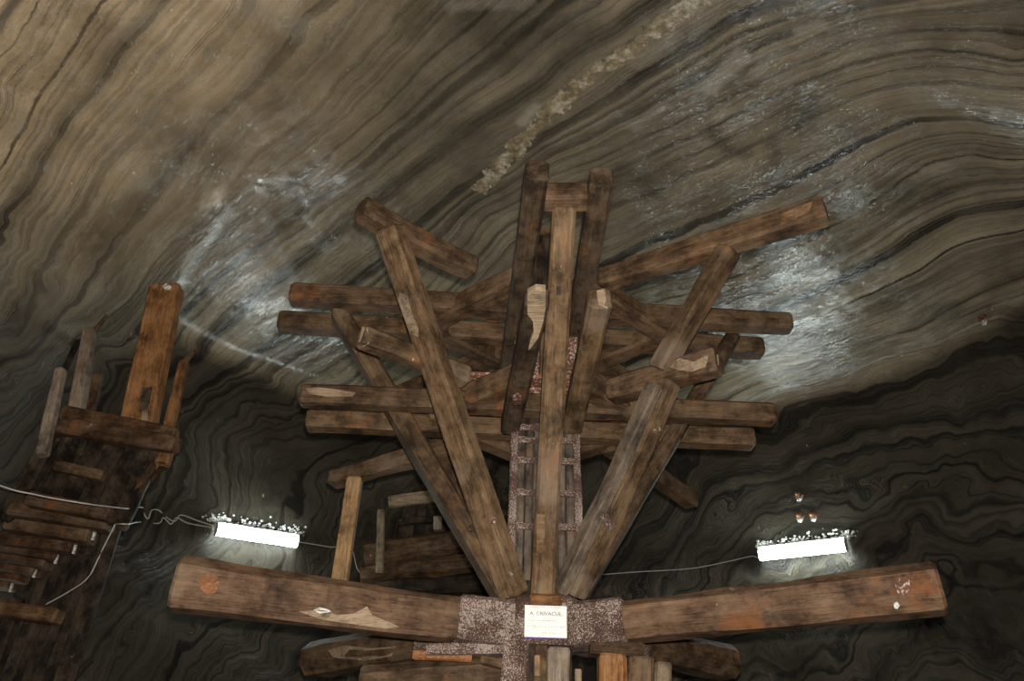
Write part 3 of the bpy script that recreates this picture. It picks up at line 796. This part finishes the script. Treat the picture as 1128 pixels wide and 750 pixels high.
# ------------------------------------------------------------------ fluorescent lamps and cables
def crust_mesh(L_, n, spread, sz):
    bm = bmesh.new()
    for _ in range(n):
        x = random.uniform(-L_/2, L_/2); y = abs(random.gauss(0, spread)); s = sz * random.uniform(0.4, 1.3)
        if random.random() < 0.35: x = random.choice((-1, 1)) * L_/2 + random.gauss(0, 0.06)
        r = bmesh.ops.create_icosphere(bm, subdivisions=1, radius=s)
        for v in r['verts']:
            v.co = Vector((v.co.x * random.uniform(.8, 1.5), v.co.y, v.co.z * 0.6)) + Vector((x, y, 0))
    me = bpy.data.meshes.new('salt_crust'); bm.to_mesh(me); bm.free()
    return me
def tube_lamp(a, b, hpx, label, crusted=True, tm_=None):
    pa, na = at_cave(*a, 0.10); pb_, nb = at_cave(*b, 0.10)
    ex = (pb_ - pa).normalized(); n = (na + nb).normalized()
    ez = (n - ex * n.dot(ex)).normalized(); ey = ez.cross(ex)
    if ey.z < 0: ey = -ey; 
    c = (pa + pb_) / 2; L_ = (pb_ - pa).length
    hh = hpx / F * (c - CAM).dot(FWD)
    M = Matrix((ex, ey, ex.cross(ey))).transposed().to_4x4(); M.translation = c
    root = empty('fluorescent_lamp', c, label, 'lamp', 'tube lamps on the cavern wall')
    # trough housing
    def extr(name, pr, x0, x1, mat):
        n_ = len(pr); V = [(x0, y, z) for y, z in pr] + [(x1, y, z) for y, z in pr]
        me = bpy.data.meshes.new(name); me.from_pydata(V, [], [tuple(range(n_)), tuple(range(n_, 2*n_))] + [(k, (k+1) % n_, (k+1) % n_ + n_, k + n_) for k in range(n_)]); me.update()
        bm = bmesh.new(); bm.from_mesh(me); bmesh.ops.recalc_face_normals(bm, faces=bm.faces); bm.to_mesh(me); bm.free()
        return link(name, me, mat, root, M)
    extr('housing', [(-hh*0.35, -0.10), (hh*0.5, -0.10), (hh*0.55, 0.0), (-hh*0.4, 0.0)], -L_/2 * 0.98, L_/2 * 0.98, M_LAMPBODY)
    extr('diffuser', [(-hh*0.48, 0.002), (hh*0.5, 0.002), (hh*0.42, 0.045), (0.1*hh, 0.07), (-hh*0.3, 0.065), (-hh*0.45, 0.04)], -L_/2, L_/2, tm_ or M_TUBE)
    for s in (-1, 1):
        extr('end_cap', [(-hh*0.5, -0.02), (hh*0.53, -0.02), (hh*0.44, 0.048), (0.1*hh, 0.073), (-hh*0.32, 0.068), (-hh*0.47, 0.042)], s*L_/2, s*(L_/2 + 0.015), M_LAMPBODY)
    if crusted:
        cr = link('salt_crust', crust_mesh(L_, 220, 0.05, 0.016), M_SALT, root, M @ Matrix.Translation((0, hh*0.62, -0.085)))
        cr['kind'] = 'stuff'
    return root
tube_lamp((235, 584), (324, 597), 14, 'glowing tube lamp on the rock wall above the left push arm')
tube_lamp((840, 612), (935, 602), 15, 'glowing tube lamp on the rock wall above the right push arm')
tube_lamp((-70, 712), (8, 718), 9, 'tube lamp cut off by the lower left picture edge', False, M_TUBE2)

def cable(pts, label, r=0.007, cat='cable'):
    P_ = [p if isinstance(p, Vector) else at_cave(p[0], p[1], p[2] if len(p) > 2 else 0.06)[0] for p in pts]
    c = P_[0].copy()
    o = link('power_cable', tube_mesh([p - c for p in P_], r), M_CABLE, None, Matrix.Translation(c))
    return tag(o, label, cat, 'thin cables on the cavern wall')
cable([(-150,470),at_y(-12,530,YF - 0.5),at_y(40,545,YF - 0.4),at_y(90,554,YF - 0.3),at_y(128,559,YF + 0.1),at_y(142,560,YF + 0.3),(154,560),(156,568),(160,572),(164,563),(172,563),(180,570),(190,575),(197,568),(215,574),(233,580)], 'pale cable running from the picture edge to the left lamp with loops')
cable([(233,582),(205,577),(192,571),(186,578),(177,571),(172,577),(150,576),at_y(142,577,YF + 0.35),at_y(127,577,YF + 0.3)], 'short pale cable looping below the main cable left of the lamp')
ya = 7.0
cable([at_y(127,577,YF + 0.3), at_y(112, 607, YF + 0.4), at_y(97,636,YF + 0.4), at_y(75,652,YF + 0.48), at_y(50,666,YF + 0.55)], 'pale cable hanging in a bend down to the lowest stair tread', 0.006)
cable([(325,597),(345,600),(362,603),(385,605),(394,630),(420,644),(445,648),(460,650),(463,646),(466,643)], 'pale cable leaving the left lamp behind the pine post')
cable([(652,635),(700,631),(760,627),(800,620),(826,614),(833,614),(840,618)], 'pale cable running from the struts to the right lamp')
kn = at_cave(178, 567, .07)[0]
o = link('cable_clip', lathe_mesh([(0.02, -0.03), (0.035, -0.01), (0.03, 0.02), (0.012, 0.03)], 10), M_DCABLE, None, Matrix.Translation(kn)); tag(o, 'small dark clip gripping the looped cable on the wall', 'clip')

# rusty bolts in the rock above the right lamp
for (x, y, lab) in ((880, 546, 'uppermost of three rusty bolts above the right lamp'), (881, 569, 'lower left rusty bolt with salt above the right lamp'), (896, 568, 'lower right rusty bolt with salt above the right lamp'), (1083, 351, 'lone rusty bolt in the rock near the right picture edge')):
    p, n = at_cave(x, y, 0.0)
    q = n.to_track_quat('Z', 'Y').to_matrix().to_4x4(); q.translation = p
    r_ = empty('iron_bolt', p, lab, 'bolt', 'rusty bolts in the rock')
    link('washer', lathe_mesh([(0.065, -0.02), (0.06, 0.02), (0.035, 0.03)], 6), M_IRON2, r_, q)
    link('shank', lathe_mesh([(0.022, 0.0), (0.026, 0.10), (0.014, 0.14)], 6), M_RUST, r_, q)
    link('salt_cap', lathe_mesh([(0.035, -0.012), (0.04, 0.01), (0.015, 0.03)], 5), M_SALT, r_, q @ Matrix.Translation((0.0, -0.05, 0.03)))

# ------------------------------------------------------------------ wooden stair tower at the left
YF = 6.4
st = empty('stair_tower', (at_y(130, 480, YF).x, YF + 0.5, 0), 'broken wooden stair landing with posts at the left wall', 'stairs')
def sb(name, x0, y0, ya_, x1, y1, yb_, w, h, mat, up=(0, 0, 1), **kw):
    return beam(name, at_y(x0, y0, ya_), at_y(x1, y1, yb_), w, h, mat, st, up=up, **kw)
FR = (0, -1, 0)
big = sb('post', 152, 470, YF, 184, 317, YF, 0.30, 0.16, M_ORANGE, up=FR, jit=0.006, chamfer=0.1)
B['post'] = big
sb('post', 84, 452, YF + 0.1, 99, 364, YF + 0.1, 0.13, 0.12, M_GREYW, up=FR, taper=0.8, jit=0.012)
sb('post', 46, 502, YF - 0.1, 67, 407, YF - 0.1, 0.10, 0.10, M_GREYW, up=FR, taper=0.9, jit=0.01)
sb('post', 176, 512, YF + 0.2, 203, 398, YF + 0.2, 0.11, 0.10, M_ORANGE, up=FR, taper=0.8, jit=0.01)
sb('peg', 98, 372, YF + 0.12, 118, 347, YF + 0.12, 0.06, 0.05, M_RED, up=FR, taper=0.6, jit=0.008)
sb('peg', 200, 402, YF + 0.2, 215, 386, YF + 0.2, 0.05, 0.05, M_STAIR, up=FR, taper=0.6, jit=0.008)
sb('post', 97, 455, YF + 0.35, 108, 412, YF + 0.35, 0.10, 0.08, M_STAIR, up=FR, jit=0.01)
sb('rail', 60, 430, YF + 0.5, 100, 345, YF + 1.2, 0.06, 0.06, M_BLACK, jit=0.012)
# landing frame
sb('landing_beam', 70, 456, YF - 0.06, 194, 480, YF - 0.06, 0.12, 0.14, M_STAIR, jit=0.012)
sb('landing_beam', 66, 470, YF - 0.12, 193, 490, YF - 0.12, 0.12, 0.15, M_STAIR, jit=0.012, ragged=0.06)
sb('bracket', 178, 513, YF - 0.02, 190, 478, YF - 0.02, 0.12, 0.1, M_ORANGE, up=FR, jit=0.01, ragged=0.06)
# sloping underside boards of the stair, leading away down to the left
for k in range(6):
    x = 72 + k * 20
    sb('underside_board', x, 474 + k*3, YF - 0.02, x - 52 + k * 2, 560 + k * 4, YF + 0.5, 0.19, 0.05, M_BLACK, up=(0.3, -1, 0.3), jit=0.008)
sb('stringer', 186, 492, YF, 128, 566, YF + 0.5, 0.14, 0.12, M_STAIR, up=(0.3, -1, 0.3), jit=0.01)
sb('stringer', 62, 478, YF, 8, 572, YF + 0.5, 0.16, 0.12, M_BLACK, up=(0.3, -1, 0.3), jit=0.01)
sb('cleat', 62, 513, YF + 0.08, 115, 524, YF + 0.08, 0.08, 0.09, M_RED, jit=0.008)
# treads
TR = [(34,551,124,569,.30,.12), (14,562,123,578,.42,.13), (10,578,102,592,.55,.12), (2,594,82,605,.68,.10), (-8,602,66,614,.8,.09), (-14,612,54,622,.9,.09), (-20,622,42,630,1.0,.08), (-24,632,27,638,1.1,.08), (-30,641,14,646,1.2,.07)]
for i, (x0, y0, x1, y1, dy, hh) in enumerate(TR):
    tr = sb('tread', x0, y0, YF + dy, x1, y1, YF + dy, 0.20, hh, M_STAIR if i not in (1, 2) else M_RED, jit=0.008)
for (x0, y0, dy) in ((105,589,.55),(84,604,.68),(64,615,.8),(40,630,1.0),(14,646,1.2)):
    sb('salt_drip', x0, y0 - 4, YF + dy - 0.04, x0 - 3, y0 + 6, YF + dy - 0.04, 0.025, 0.02, M_SALT, up=FR, jit=0.004)
sb('tread', -30, 666, YF + 0.7, 66, 680, YF + 0.7, 0.16, 0.12, M_WORN, jit=0.008)
# dark boarding down to the floor
for k in range(8):
    p = at_y(132 - 13 * k, 556 + 8 * k, YF + 0.75 + 0.10 * k)
    beam('boarding', Vector((p.x, p.y, 0)), p, 0.17, 0.035, M_BLACK, st, up=FR, jit=0.005)
for k in range(2):
    p = at_y((20, -10)[k], 660, YF + 1.0)
    beam('leg', Vector((p.x, p.y, 0)), p, 0.14, 0.14, M_BLACK, st, up=FR)
flake('white_scrap', big, [(179,316),(183,313),(189,316),(188,320),(182,319)], M_SALT, big, 0.012)
slab('mortise_shade', [(154,443),(157,427),(167,426),(164,442),(160,452),(153,452)], YF - 0.095, 0.02, M_BLACK, st)  # black slab paints the dark inside of the mortise hole
slab('splinter', [(155,466),(157,452),(163,450),(163,462),(160,468)], YF - 0.10, 0.03, M_TAN, st)

# ------------------------------------------------------------------ timber bulkhead in the back wall
YB = at_cave(480, 600)[0].y - 0.15
bk = empty('timber_bulkhead', (at_y(480, 640, YB).x, YB, 0), 'timber bulkhead of logs and boards, dark as a shaded recess, in the back wall behind the winch', 'bulkhead')
i = 0
for x in range(404, 700, 11):
    top = 605 - (x - 404) * 1.9 if x < 460 else 500 + max(0, x - 520) * 1.0
    p = at_y(x, min(top, 655), YB - random.uniform(0, 0.03))
    beam('board', Vector((p.x, p.y, 0)), p, 0.145, 0.04, M_BLACK, bk, up=FR, jit=0.006, ragged=0.05)  # black boards also paint the shade of a recessed opening
def bb(name, x0, y0, x1, y1, dy, w, h, mat, **kw):
    return beam(name, at_y(x0, y0, YB - dy), at_y(x1, y1, YB - dy), w, h, mat, bk, **kw)
bb('log', 402, 612, 560, 590, 0.2, 0.36, 0.36, M_OLD, jit=0.03, sides=10)
bb('log', 398, 634, 570, 616, 0.25, 0.32, 0.26, M_OLD, jit=0.03, sides=10)
bb('log', 398, 650, 570, 640, 0.22, 0.26, 0.24, M_BLACK, jit=0.03, sides=10)
bb('rail', 428, 553, 520, 541, 0.12, 0.1, 0.17, M_TAN, jit=0.015)
bb('rail', 440, 575, 560, 566, 0.08, 0.1, 0.10, M_BLACK, jit=0.015)
bb('post', 418, 632, 420, 562, 0.45, 0.10, 0.08, M_TAN, up=FR, jit=0.008)
bb('post', 482, 584, 482, 569, 0.35, 0.11, 0.08, M_GREYW, up=FR, jit=0.006)
